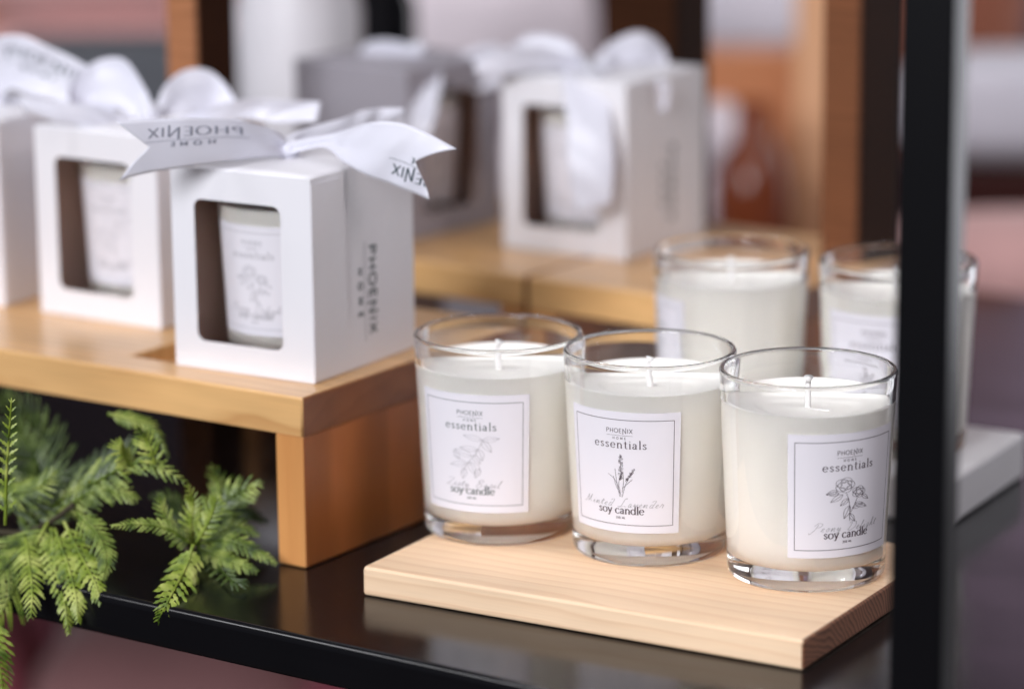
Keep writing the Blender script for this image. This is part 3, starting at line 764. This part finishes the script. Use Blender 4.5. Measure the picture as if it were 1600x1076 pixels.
def bow(box, spec, label=None):
    """knot mesh with loops and tails as its children"""
    kx, ky, kz = spec['knot']
    inv = (Matrix.Translation(box.location) @ box.rotation_euler.to_matrix().to_4x4()).inverted()
    mb = MB(); n = 14; vs = []
    for i in range(n + 1):
        for j in range(n):
            a, b = math.pi * i / n, 2 * math.pi * j / n
            w = 1 + .16 * math.sin(5 * b + 2 * a)
            p = Vector((kx + .0055 * w * math.sin(a) * math.cos(b), ky + .006 * w * math.sin(a) * math.sin(b), kz + .0048 * math.cos(a) + Z0))
            vs.append(inv @ p)
    mb.add(vs, [(i * n + j, i * n + (j + 1) % n, (i + 1) * n + (j + 1) % n, (i + 1) * n + j) for i in range(n) for j in range(n)], 0, True)
    k = mb.obj('bow', 'satin', box)
    for i, (nm, key, notch, let) in enumerate(spec['parts']):
        ribbon(nm, RB[key], box, k, notch, let, seed=i + len(key), side=-1 if key in SIDE else 1, ink='ink_faint' if key == 'F_left' else 'ink_teal')
    return k
SIDE = {'F_right', 'H_loop'}

bF = gift_box((-.1530, 1.4300), R(-31), 'sharpest white gift box, at the front of the wooden stand, lettered bow on top', zb=.0655)
bow(bF, {'knot': (-.1005, 1.443, .1625), 'parts': [
    ('ribbon_tail', 'F_left', .17, words(.34, .86, .40, .17, False, False)),
    ('ribbon_tail', 'F_right', .20, words(.62, 1.14, .60, .17, True, True)),
    ('ribbon_tail', 'F_back', 0, None), ('ribbon_loop', 'F_loop', 0, None)]})
bG = gift_box((-.2305, 1.5445), R(-34), 'white gift box second from the left, with tall ribbon loops, behind the front box')
bow(bG, {'knot': (-.1755, 1.557, .1615), 'parts': [('ribbon_tail', 'G_tail', 0, None), ('ribbon_loop', 'G_loopR', 0, None),
    ('ribbon_loop', 'G_loopL', 0, None), ('ribbon_tail', 'G_tailL', 0, None)]})
bH = gift_box((-.3162, 1.5938), R(-30), 'white gift box at the left edge, only its right side in view')
bow(bH, {'knot': (-.2625, 1.611, .1615), 'parts': [('ribbon_loop', 'H_loop', 0, words(.30, .85, .45, .17, False, False)), ('ribbon_loop', 'H_loopL', 0, None)]})
bJ = gift_box((-.0040, 1.6950), R(-33), 'blurred white gift box behind the candles, ribbon end hanging over its window')
bow(bJ, {'knot': (.0505, 1.705, .1615), 'parts': [('ribbon_tail', 'J_tailF', 0, None), ('ribbon_loop', 'J_loopR', 0, None), ('ribbon_tail', 'J_tailR', 0, None),
    ('ribbon_loop', 'J_loopL', 0, None), ('ribbon_tail', 'J_tailL', 0, None)]})
bK = gift_box((-.0549, 1.7116), R(50), 'shaded grey looking gift box turned the other way, behind the nearest box', text=False, card='card_shaded')
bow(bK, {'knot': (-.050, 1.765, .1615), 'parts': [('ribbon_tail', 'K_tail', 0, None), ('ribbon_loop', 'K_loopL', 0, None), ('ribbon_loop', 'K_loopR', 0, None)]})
for b, yaw, kind, lab in ((bF, -31, 'peony', 'candle inside the sharpest gift box, seen through its window'), (bG, -34, 'basil', 'candle inside the second box from the left, seen through its window'),
                          (bJ, -33, 'lavender', 'candle inside the blurred box behind the tumblers'), (bK, 50, 'basil', 'candle inside the shaded box, a pale shape in its dark window')):
    l = b.location
    cd = candle(kind, 0.0, (l.x, l.y, l.z - Z0 + TH + .0002), R(yaw), lab, 'soy candles packed in gift boxes')
    cd.scale = (.93, .93, .95)
for p in pend[1:] + pend[:1]:      # labels last, so that the copied candle has none
    make_label(p[1], p[2], p[3], p[4], p[5], p[0])

# ------------------------------------------------------------------ ferns
FR = {
    'L1': [(-0.2261, 1.398, -0.0094), (-0.2083, 1.4, 0.0078), (-0.1857, 1.385, 0.0232), (-0.1642, 1.375, 0.0346), (-0.1442, 1.37, 0.027)],
    'L2': [(-0.2071, 1.38, 0.0062), (-0.2147, 1.37, -0.007), (-0.2239, 1.36, -0.0245), (-0.2344, 1.35, -0.0418)],
    'L3': [(-0.205, 1.375, 0.0047), (-0.202, 1.36, -0.0071), (-0.1963, 1.345, -0.02), (-0.194, 1.34, -0.033)],
    'L4': [(-0.2029, 1.37, 0.0061), (-0.1957, 1.355, -0.0056), (-0.1905, 1.34, -0.0155), (-0.1891, 1.335, -0.0261)],
    'L5': [(-0.1992, 1.375, 0.0076), (-0.1906, 1.36, -0.0028), (-0.1821, 1.341, -0.0101), (-0.1788, 1.335, -0.0175)],
    'L6': [(-0.2196, 1.34, 0.0166), (-0.2181, 1.34, 0.0395), (-0.2154, 1.335, 0.0579), (-0.2128, 1.33, 0.0755)],
    'L7': [(-0.2173, 1.42, -0.0009), (-0.2006, 1.43, 0.0083), (-0.1855, 1.43, 0.0204), (-0.1677, 1.42, 0.035)],
    'L8': [(-0.2145, 1.44, -0.0098), (-0.2179, 1.43, 0.0176), (-0.2259, 1.43, 0.0359), (-0.235, 1.42, 0.0596)],
    'L9': [(-0.2085, 1.44, -0.0068), (-0.2134, 1.44, 0.0179), (-0.2207, 1.435, 0.0376), (-0.2324, 1.43, 0.0541)],
    'L10': [(-0.2351, 1.43, 0.0269), (-0.221, 1.43, 0.0131), (-0.2096, 1.43, 0.0053), (-0.1968, 1.42, -0.0011)],
    'L11': [(-0.2292, 1.34, -0.0239), (-0.2249, 1.33, -0.0352), (-0.2227, 1.33, -0.0498), (-0.2223, 1.33, -0.0644)],
    'L12': [(-0.2286, 1.4, 0.005), (-0.2168, 1.4, 0.0109), (-0.2049, 1.4, 0.0213), (-0.1904, 1.4, 0.0241)],
    'L13': [(-0.2115, 1.38, 0.0018), (-0.2188, 1.37, -0.0041), (-0.2247, 1.36, -0.0098), (-0.2333, 1.35, -0.0183)],
    'R1': [(-0.1399, 1.352, 0.0036), (-0.1434, 1.345, -0.0059), (-0.1475, 1.318, -0.0104), (-0.1525, 1.316, -0.0197)],
    'R2': [(-0.1418, 1.36, 0.0018), (-0.1517, 1.355, 0.0101), (-0.1636, 1.35, 0.0137), (-0.1744, 1.345, 0.0141)],
    'R3': [(-0.1423, 1.37, -0.0018), (-0.1426, 1.37, 0.0085), (-0.1412, 1.37, 0.0173), (-0.1432, 1.365, 0.0269)],
    'R4': [(-0.1419, 1.38, -0.0048), (-0.1334, 1.385, 0.0085), (-0.1232, 1.385, 0.0173), (-0.1118, 1.38, 0.0224)],
    'R5': [(-0.14, 1.375, -0.0033), (-0.1281, 1.37, 0.0004), (-0.1151, 1.365, -0.0029), (-0.1044, 1.36, -0.0079)],
    'R6': [(-0.1395, 1.37, -0.0033), (-0.1307, 1.365, -0.0057), (-0.1219, 1.36, -0.0078), (-0.1124, 1.353, -0.0095)],
    'R7': [(-0.1439, 1.4, -0.0093), (-0.1353, 1.405, 0.0027), (-0.1326, 1.41, 0.0133), (-0.1367, 1.41, 0.0224)],
    'R8': [(-0.1404, 1.365, -0.0003), (-0.1344, 1.365, 0.0099), (-0.1314, 1.365, 0.0172), (-0.1304, 1.365, 0.0216)],
    'L18': [(-0.2439, 1.44, -0.0033), (-0.2263, 1.44, -0.0066), (-0.2107, 1.434, -0.0096), (-0.1885, 1.398, -0.0098)],
    'L19': [(-0.2232, 1.398, -0.0095), (-0.2074, 1.388, -0.0096), (-0.1943, 1.398, -0.0097), (-0.1788, 1.377, -0.0095)],
    'L20': [(-0.1927, 1.37, 0.0134), (-0.1832, 1.36, 0.0074), (-0.1781, 1.35, -0.0013), (-0.1785, 1.34, -0.0084)],
    'L21': [(-0.235, 1.39, 0.0199), (-0.2237, 1.39, 0.0168), (-0.2122, 1.39, 0.0197), (-0.2011, 1.385, 0.0298)],
    'L22': [(-0.2083, 1.44, -0.0037), (-0.1932, 1.44, 0.0054), (-0.1782, 1.44, 0.0084), (-0.1598, 1.43, -0.0012)],
    'L23': [(-0.2158, 1.37, 0.0018), (-0.2133, 1.36, -0.0069), (-0.21, 1.345, -0.014), (-0.2096, 1.335, -0.0239)],
    'R12': [(-0.145, 1.396, -0.0096), (-0.1346, 1.376, -0.0096), (-0.1232, 1.342, -0.0095), (-0.116, 1.338, -0.0098)],
    'R13': [(-0.1423, 1.37, -0.0003), (-0.1487, 1.365, 0.0042), (-0.154, 1.365, 0.0145), (-0.1551, 1.365, 0.0232)],
    'L14': [(-0.2191, 1.43, -0.0099), (-0.2041, 1.43, -0.0039), (-0.1892, 1.43, -0.001), (-0.173, 1.43, -0.0011)],
    'L15': [(-0.2203, 1.418, -0.0094), (-0.2066, 1.43, 0.0053), (-0.195, 1.435, 0.0191), (-0.1827, 1.435, 0.0312)],
    'L16': [(-0.2041, 1.39, 0.0077), (-0.1887, 1.385, 0.0179), (-0.1766, 1.38, 0.0207), (-0.1663, 1.375, 0.0176)],
    'L17': [(-0.239, 1.45, 0.0092), (-0.2265, 1.45, 0.0214), (-0.2115, 1.45, 0.0244), (-0.1999, 1.45, 0.0181)],
    'R9': [(-0.1431, 1.406, -0.0096), (-0.1316, 1.41, -0.0018), (-0.1213, 1.41, 0.0011), (-0.1118, 1.41, -0.0035)],
    'R10': [(-0.146, 1.406, -0.0096), (-0.1518, 1.41, 0.0014), (-0.1568, 1.41, 0.0075), (-0.1646, 1.41, 0.0091)],
    'R11': [(-0.1399, 1.38, -0.0048), (-0.1303, 1.38, 0.0016), (-0.1217, 1.38, 0.0033), (-0.1133, 1.38, -0.0006)],
    'U1': [(-0.1816, 1.402, 0.0499), (-0.1711, 1.402, 0.0472), (-0.1612, 1.402, 0.0432), (-0.1542, 1.397, 0.0305)],
    'U2': [(-0.1576, 1.377, 0.0272), (-0.1587, 1.372, 0.0388), (-0.1613, 1.372, 0.0461), (-0.1644, 1.367, 0.0536)],
    'U3': [(-0.1667, 1.382, 0.0274), (-0.1701, 1.377, 0.0347), (-0.1727, 1.372, 0.0404), (-0.1748, 1.372, 0.0448)],
}
def frond(key, pinna, n, parent, matn, name='frond', droop=.25, up=None, seed=0, slim=.30, teeth=4):
    rnd = random.Random(seed)
    P = spline(FR[key], 12)
    P = [p + Vector((0, 0, Z0)) - parent.location for p in P]
    m = len(P) - 1
    L_ = sum((q - p).length for p, q in zip(P, P[1:]))
    slim = min(slim * 1.15, .60 * L_ / n / pinna)
    nrm0 = Vector(up or (.15, -.75, .65)).normalized()
    mb = MB()
    mb.tube(P[::2] + ([P[-1]] if m % 2 else []), [.0009 * (1 - .75 * i / (len(P[::2]) + 1)) for i in range(len(P[::2]) + (1 if m % 2 else 0))], 6)
    for i in range(n):
        t = .06 + .94 * (i + .5) / n
        q = t * m; k = min(int(q), m - 1)
        p = P[k].lerp(P[k + 1], q - k); tg = (P[k + 1] - P[k]).normalized()
        sd = tg.cross(nrm0).normalized()
        prof = math.sin(math.pi * min(1, (t * .86 + .14)) ** 0.9) ** .6 * (1 - .35 * t)
        for sgn in (-1, 1):
            ln = pinna * prof * rnd.uniform(.82, 1.12) + .0012
            a = R(62 - 26 * t + rnd.uniform(-7, 7))
            d = (tg * math.cos(a) + sd * sgn * math.sin(a)).normalized()
            nn = (nrm0 + d * rnd.uniform(-.3, .3) + sd * sgn * rnd.uniform(.0, .5)).normalized()
            w = nn.cross(d).normalized()
            nn = d.cross(w)
            wd = ln * slim * rnd.uniform(.85, 1.15)
            lo = []; hi = []; mid = []
            K = teeth * 4
            for j in range(K + 1):
                s = j / K
                env = (s * 6 if s < .12 else 1) * (1 - s) ** .55 if s < .99 else 0
                env = min(env, 1.0)
                tooth = (.34 + .66 * abs(math.sin(math.pi * (s * teeth + .15)))) if s < .97 else .3
                h = wd * env * tooth
                c = p + d * (ln * s) - nn * (droop * ln * s * s) + tg * (ln * .12 * s * s)
                fw = d * (.25 * h)
                mid.append(c); lo.append(c - w * h + fw - nn * h * .25); hi.append(c + w * h + fw - nn * h * .25)
            kk = K + 1
            mb.add(mid + lo + hi, [(j, j + 1, kk + j + 1, kk + j) for j in range(K)] + [(j + 1, j, 2 * kk + j, 2 * kk + j + 1) for j in range(K)], 0, True)
    return mb.obj(name, matn, parent)
def stem(pts, r, parent):
    mb = MB(); mb.tube([Vector(p) + Vector((0, 0, Z0)) - parent.location for p in spline(pts, 8)], r, 7)
    return mb.obj('stem', 'twig', parent)

fl = thing('artificial_fern', (-.222, 1.405, T + .0005), 0, 'large green fern drooping over the table edge, left of the smaller sprig', 'fern', 'ferns under the wooden stand')
stem([(-.236, 1.42, -.010), (-.222, 1.405, -.006), (-.207, 1.388, .004), (-.196, 1.384, .013)], .0013, fl)
for i, (k, pn, n, mt, sl, te) in enumerate((('L1', .0145, 21, 'fern', .16, 4), ('L2', .0200, 22, 'fern_y', .085, 8), ('L3', .0066, 17, 'fern_y', .22, 3), ('L4', .0076, 17, 'fern_y', .22, 3),
        ('L5', .0085, 16, 'fern_y', .22, 3), ('L6', .0050, 12, 'fern_y', .20, 3), ('L7', .0125, 18, 'fern_d', .18, 4), ('L8', .018, 24, 'fern_d', .17, 4), ('L9', .017, 24, 'fern_d', .17, 4),
        ('L10', .012, 22, 'fern', .17, 4), ('L11', .010, 16, 'fern_y', .2, 3), ('L12', .013, 16, 'fern_d', .17, 4), ('L13', .019, 22, 'fern', .095, 8), ('U1', .0052, 16, 'fern', .2, 3),
        ('U2', .0075, 9, 'fern_y', .17, 3), ('U3', .0070, 9, 'fern_y', .17, 3), ('L16', .010, 15, 'fern', .18, 4), ('L20', .0075, 20, 'fern', .2, 3), ('L21', .011, 17, 'fern', .17, 4), ('L23', .009, 15, 'fern_y', .12, 6))):
    frond(k, pn, n, fl, mt, seed=i, slim=sl, teeth=te)
fr_ = thing('artificial_fern', (-.142, 1.372, T + .0005), 0, 'small fern sprig hanging over the table edge next to the wooden stand leg', 'fern', 'ferns under the wooden stand')
stem([(-.150, 1.40, -.011), (-.144, 1.380, -.009), (-.141, 1.368, -.004), (-.140, 1.356, .001)], .0012, fr_)
for i, (k, pn, n, mt) in enumerate((('R1', .0098, 15, 'fern_y'), ('R2', .0045, 17, 'fern'), ('R3', .0055, 12, 'fern_y'), ('R4', .0120, 12, 'fern'), ('R5', .0062, 16, 'fern'), ('R6', .0062, 14, 'fern'),
        ('R7', .010, 12, 'fern'), ('R8', .0055, 11, 'fern_y'), ('R9', .0065, 14, 'fern_d'), ('R10', .0075, 14, 'fern_d'), ('R11', .006, 12, 'fern'), ('R12', .007, 14, 'fern_d'), ('R13', .006, 13, 'fern'))):
    frond(k, pn, n, fr_, mt, seed=40 + i, teeth=3, slim=.2)

# ------------------------------------------------------------------ posts at the back of the table
def post(loc, w, d, m, md, label, h=.52, e=.003):
    '''one post in two pieces: shaded sides painted dark, front slice lighter'''
    t = thing('wooden_post', loc, YT, label, 'post', 'upright wooden posts behind the boxes')
    mb = MB(); mb.box(-w / 2, w / 2, -d / 2 + e, d / 2, 0, h); mb.obj('post_shaded_body', md, t, bevel=.0008)  # darker than the front: shade on the post's sides put into the colour
    mb = MB(); mb.box(-w / 2, w / 2 - .0004, -d / 2, -d / 2 + e - .0002, 0, h); mb.obj('post_front', m, t, bevel=.0008)
    return t
post((-.1605, 1.672, T + .0003), .0195, .0320, 'post_wood', 'wood_dark_and_shade', 'post with a warm lit front edge, rising behind the ribbon loops of the second box')
post((.0840, 1.835, T + .0003), .0480, .0380, 'wood_dark_and_shade', 'wood_dark_and_shade', 'broad dark brown post right behind the blurred box by the candles')
post((.1850, 1.672, T + .0003), 0.0215, .0500, 'post_mid', 'wood_dark_and_shade', 'brown post with its shaded side coloured nearly black, just left of the black metal post')

# ------------------------------------------------------------------ out of focus things further back
def lathe_thing(name, prof, m, loc, label, cat, seg=48):
    mb = MB(); mb.lathe(prof, seg); o = mb.obj(name, m); place(o, loc); return tag(o, label, cat)
M['ceramic'] = mat('white_ceramic', (.74, .72, .76), rough=.35)
M['dark_glass'] = mat('black_glass', (.01, .01, .012), rough=.12)
M['amber'] = mat('amber_glass', (.20, .045, .015), rough=.15)
M['terracotta'] = mat('terracotta', (.55, .20, .12), rough=.7)
M['pinkcloth'] = mat('pink_cotton', (.72, .42, .40), rough=.9, sheen=.3, bump=.3, bscale=300)
M['palecloth'] = mat('pale_pink_cotton', (.76, .68, .73), rough=.9, sheen=.3, bump=.3, bscale=300)
M['whitecloth'] = mat('white_cotton', (.76, .74, .82), rough=.9, sheen=.3, bump=.3, bscale=300)
M['redcloth'] = mat('rose_red_cotton', (.55, .12, .17), rough=.9, sheen=.3)
M['greyfelt'] = mat('grey_felt', (.10, .105, .12), rough=.9)
M['dustyrose'] = mat('dusty_rose_cotton', (.50, .24, .24), rough=.9, sheen=.3)
M['copper'] = mat('copper_lacquer', (.60, .25, .12), rough=.25)
M['tan'] = mat('tan_card', (.85, .47, .26), rough=.8)
M['darkred'] = mat('dark_red_lacquer', (.045, .012, .010), rough=.3)
M['floor'] = mat('dark_floor', (.05, .035, .035), rough=.5, vscale=3, var=.3)
M['wall'] = mat('mauve_wall', (.10, .075, .09), rough=.8, vscale=2, var=.3)
def vase(prof): return [(0, 0)] + prof + [(prof[-1][0] - .003, prof[-1][1]), (prof[-2][0] - .003, prof[-2][1]), (.01, .01), (0, .01)]
lathe_thing('vase', vase([(.026, 0), (.030, .006), (.0345, .05), (.0385, .11), (.0392, .17), (.034, .19), (.034, .21)]), 'ceramic', (-.1300, 1.985, T + .0003),
            'round white ceramic vase behind the second ribbon bow', 'vase')
lathe_thing('bottle', vase([(.020, 0), (.021, .01), (.021, .16), (.012, .18), (.011, .21)]), 'dark_glass', (-.0800, 2.08, T + .0003), 'narrow black bottle between the white vase and the pale cushion', 'bottle')

# rear display table
t = thing('rear_table', (0, 2.95, -.12), 0, 'low dark wooden table in the blurred distance', 'table')
mb = MB(); mb.box(-1.1, 1.1, -.56, .62, -.03, 0); mb.obj('table_top', 'wood_dark_and_shade', t, bevel=.003)
for x in (-1.05, 1.0):
    for y in (-.52, .53):
        mb = MB(); mb.box(x, x + .05, y, y + .05, -(Z0 - .12), -.0302); mb.obj('leg', 'wood_dark_and_shade', t)
TB = -.12 + .0005
mb = MB(); mb.box(-.0245, .0175, -.004, .004, 0, .36)
o = mb.obj('tan_plank', 'tan', bevel=.001); place(o, (.2390, 2.405, TB), R(-8)); tag(o, 'tan plank standing upright between the amber bottle and the brown post', 'plank')
def soft(name, loc, size, m, label, cat, yaw=0, folds=3, seed=1):
    """stack of folded cloth or a cushion: rounded layers"""
    rnd = random.Random(seed); sx, sy, sz = size
    t = thing(name, loc, yaw, label, cat)
    for k in range(folds):
        mb = MB(); h = sz / folds
        nx, ny, nz = 14, 10, 4; vs = {}
        bm = bmesh.new(); bmesh.ops.create_cube(bm, size=1)
        bmesh.ops.subdivide_edges(bm, edges=bm.edges[:], cuts=5, use_grid_fill=True)
        for v in bm.verts:
            x, y, z = v.co
            e = max(abs(x), abs(y)) * 2
            b = (1 - .35 * max(0, (e - .6) / .4) ** 2)
            n_ = math.sin(9 * x + seed + k) * math.cos(7 * y + k) * .06
            v.co = ((x + rnd.uniform(-.004, .004)) * sx * (1 - .06 * (2 * z) ** 2), y * sy * (1 - .06 * (2 * z) ** 2), h * (.5 + z * b + n_ * (z > 0) * (k == folds - 1)) + k * h)
        me = bpy.data.meshes.new('fold'); bm.to_mesh(me); bm.free(); me.materials.append(M[m])
        for p in me.polygons: p.use_smooth = True
        o = bpy.data.objects.new('folded_cloth', me); C.objects.link(o); o.parent = t
        md = o.modifiers.new('s', 'SUBSURF'); md.levels = md.render_levels = 1
    return t
soft('cushion', (-.015, 2.44, TB), (.165, .14, .262), 'palecloth', 'pale pinkish white stack of cloth above the shaded box', 'cloth stack', folds=2)
soft('towel_stack', (-.34, 2.62, TB), (.15, .14, .165), 'whitecloth', 'white cloth stack at the top left corner', 'cloth stack', folds=3, seed=4)
soft('towel_stack', (-.345, 2.80, TB), (.25, .12, .26), 'pinkcloth', 'pink cloth stack behind the left ribbons, left of the first wooden post', 'cloth stack', folds=3, seed=5)
mb = MB(); mb.box(-.10, .075, -.05, .05, 0, .196); o = mb.obj('felt_basket', 'greyfelt', bevel=.01)
place(o, (-.285, 2.45, TB)); tag(o, 'dark grey felt box above the left gift boxes', 'basket')
lathe_thing('plant_pot', vase([(.05, 0), (.055, .01), (.075, .18), (.078, .26)]), 'terracotta', (-.47, 2.9, TB), 'orange terracotta pot at the far top left corner', 'pot')
lathe_thing('bottle', vase([(.026, 0), (.0285, .008), (.0285, .100), (.022, .125), (.013, .138), (.012, .165)]), 'amber', (.176, 2.31, TB), 'amber brown bottle seen between the two right-hand wooden posts', 'bottle')
mb = MB(); mb.box(-.05, .05, -.03, .03, 0, .185); o = mb.obj('copper_box', 'copper', bevel=.006)
place(o, (.195, 2.46, TB)); tag(o, 'copper coloured box behind the amber bottle', 'box')
soft('towel_stack', (.190, 2.64, TB), (.11, .12, .235), 'whitecloth', 'white cloth stack rising above the copper box', 'cloth stack', folds=3, seed=8)
soft('towel_stack', (.158, 2.40, TB), (.034, .08, .150), 'palecloth', 'narrow pale pink stack left of the amber bottle', 'cloth stack', folds=3, seed=2)
mb = MB(); mb.box(-.14, .14, -.09, .09, 0, Z0 - .1205); o = mb.obj('pedestal', 'darkred', bevel=.003); place(o, (.385, 2.19, -Z0 + .0003)); tag(o, 'dark pedestal carrying the pink bolster', 'pedestal')
soft('bolster', (.375, 2.19, TB + .0), (.25, .14, .103), 'pinkcloth', 'pink bolster beyond the table, right of the black metal post', 'bolster', folds=1, seed=3)
mb = MB(); mb.box(-.10, .12, -.04, .04, 0, .096); o = mb.obj('lacquer_box', 'darkred', bevel=.004); place(o, (.40, 2.45, TB)); tag(o, 'dark red box between the pink bolster and the white cloth at right', 'box')
soft('towel_stack', (.40, 2.46, TB + .0965), (.20, .11, .082), 'whitecloth', 'white folded cloth on the dark red box at the right edge', 'cloth stack', folds=1, seed=6)
lathe_thing('plant_pot', vase([(.04, 0), (.045, .01), (.062, .20), (.064, .30)]), 'terracotta', (.385, 2.75, TB), 'terracotta pot at the top right corner', 'pot')
# standing on the floor under the rear table, seen below the table's front edge
FZ = -Z0 + .0005
soft('floor_cushion', (-.245, 2.25, FZ), (.20, .22, .450), 'dustyrose', 'dusty brown pink cushion pile low behind the table, below the fern', 'cushion pile', 0, 3, 10)
soft('floor_cushion', (-.035, 2.22, FZ), (.24, .22, .455), 'redcloth', 'rose red cushion pile low behind the table, at the bottom edge', 'cushion pile', 0, 3, 9)
soft('floor_cushion', (-.43, 2.32, FZ), (.15, .22, .44), 'redcloth', 'dim red cushion pile at the bottom left corner', 'cushion pile', 0, 2, 11)

# ------------------------------------------------------------------ setting
def plane(name, vs, m):
    mb = MB(); mb.add(vs, [(0, 1, 2, 3)]); o = mb.obj(name, m); o['kind'] = 'structure'; return o
plane('floor', [(-5, -3, 0), (5, -3, 0), (5, 6, 0), (-5, 6, 0)], 'floor')
plane('backdrop', [(-5, 6, 0), (5, 6, 0), (5, 6, 3), (-5, 6, 3)], 'wall')
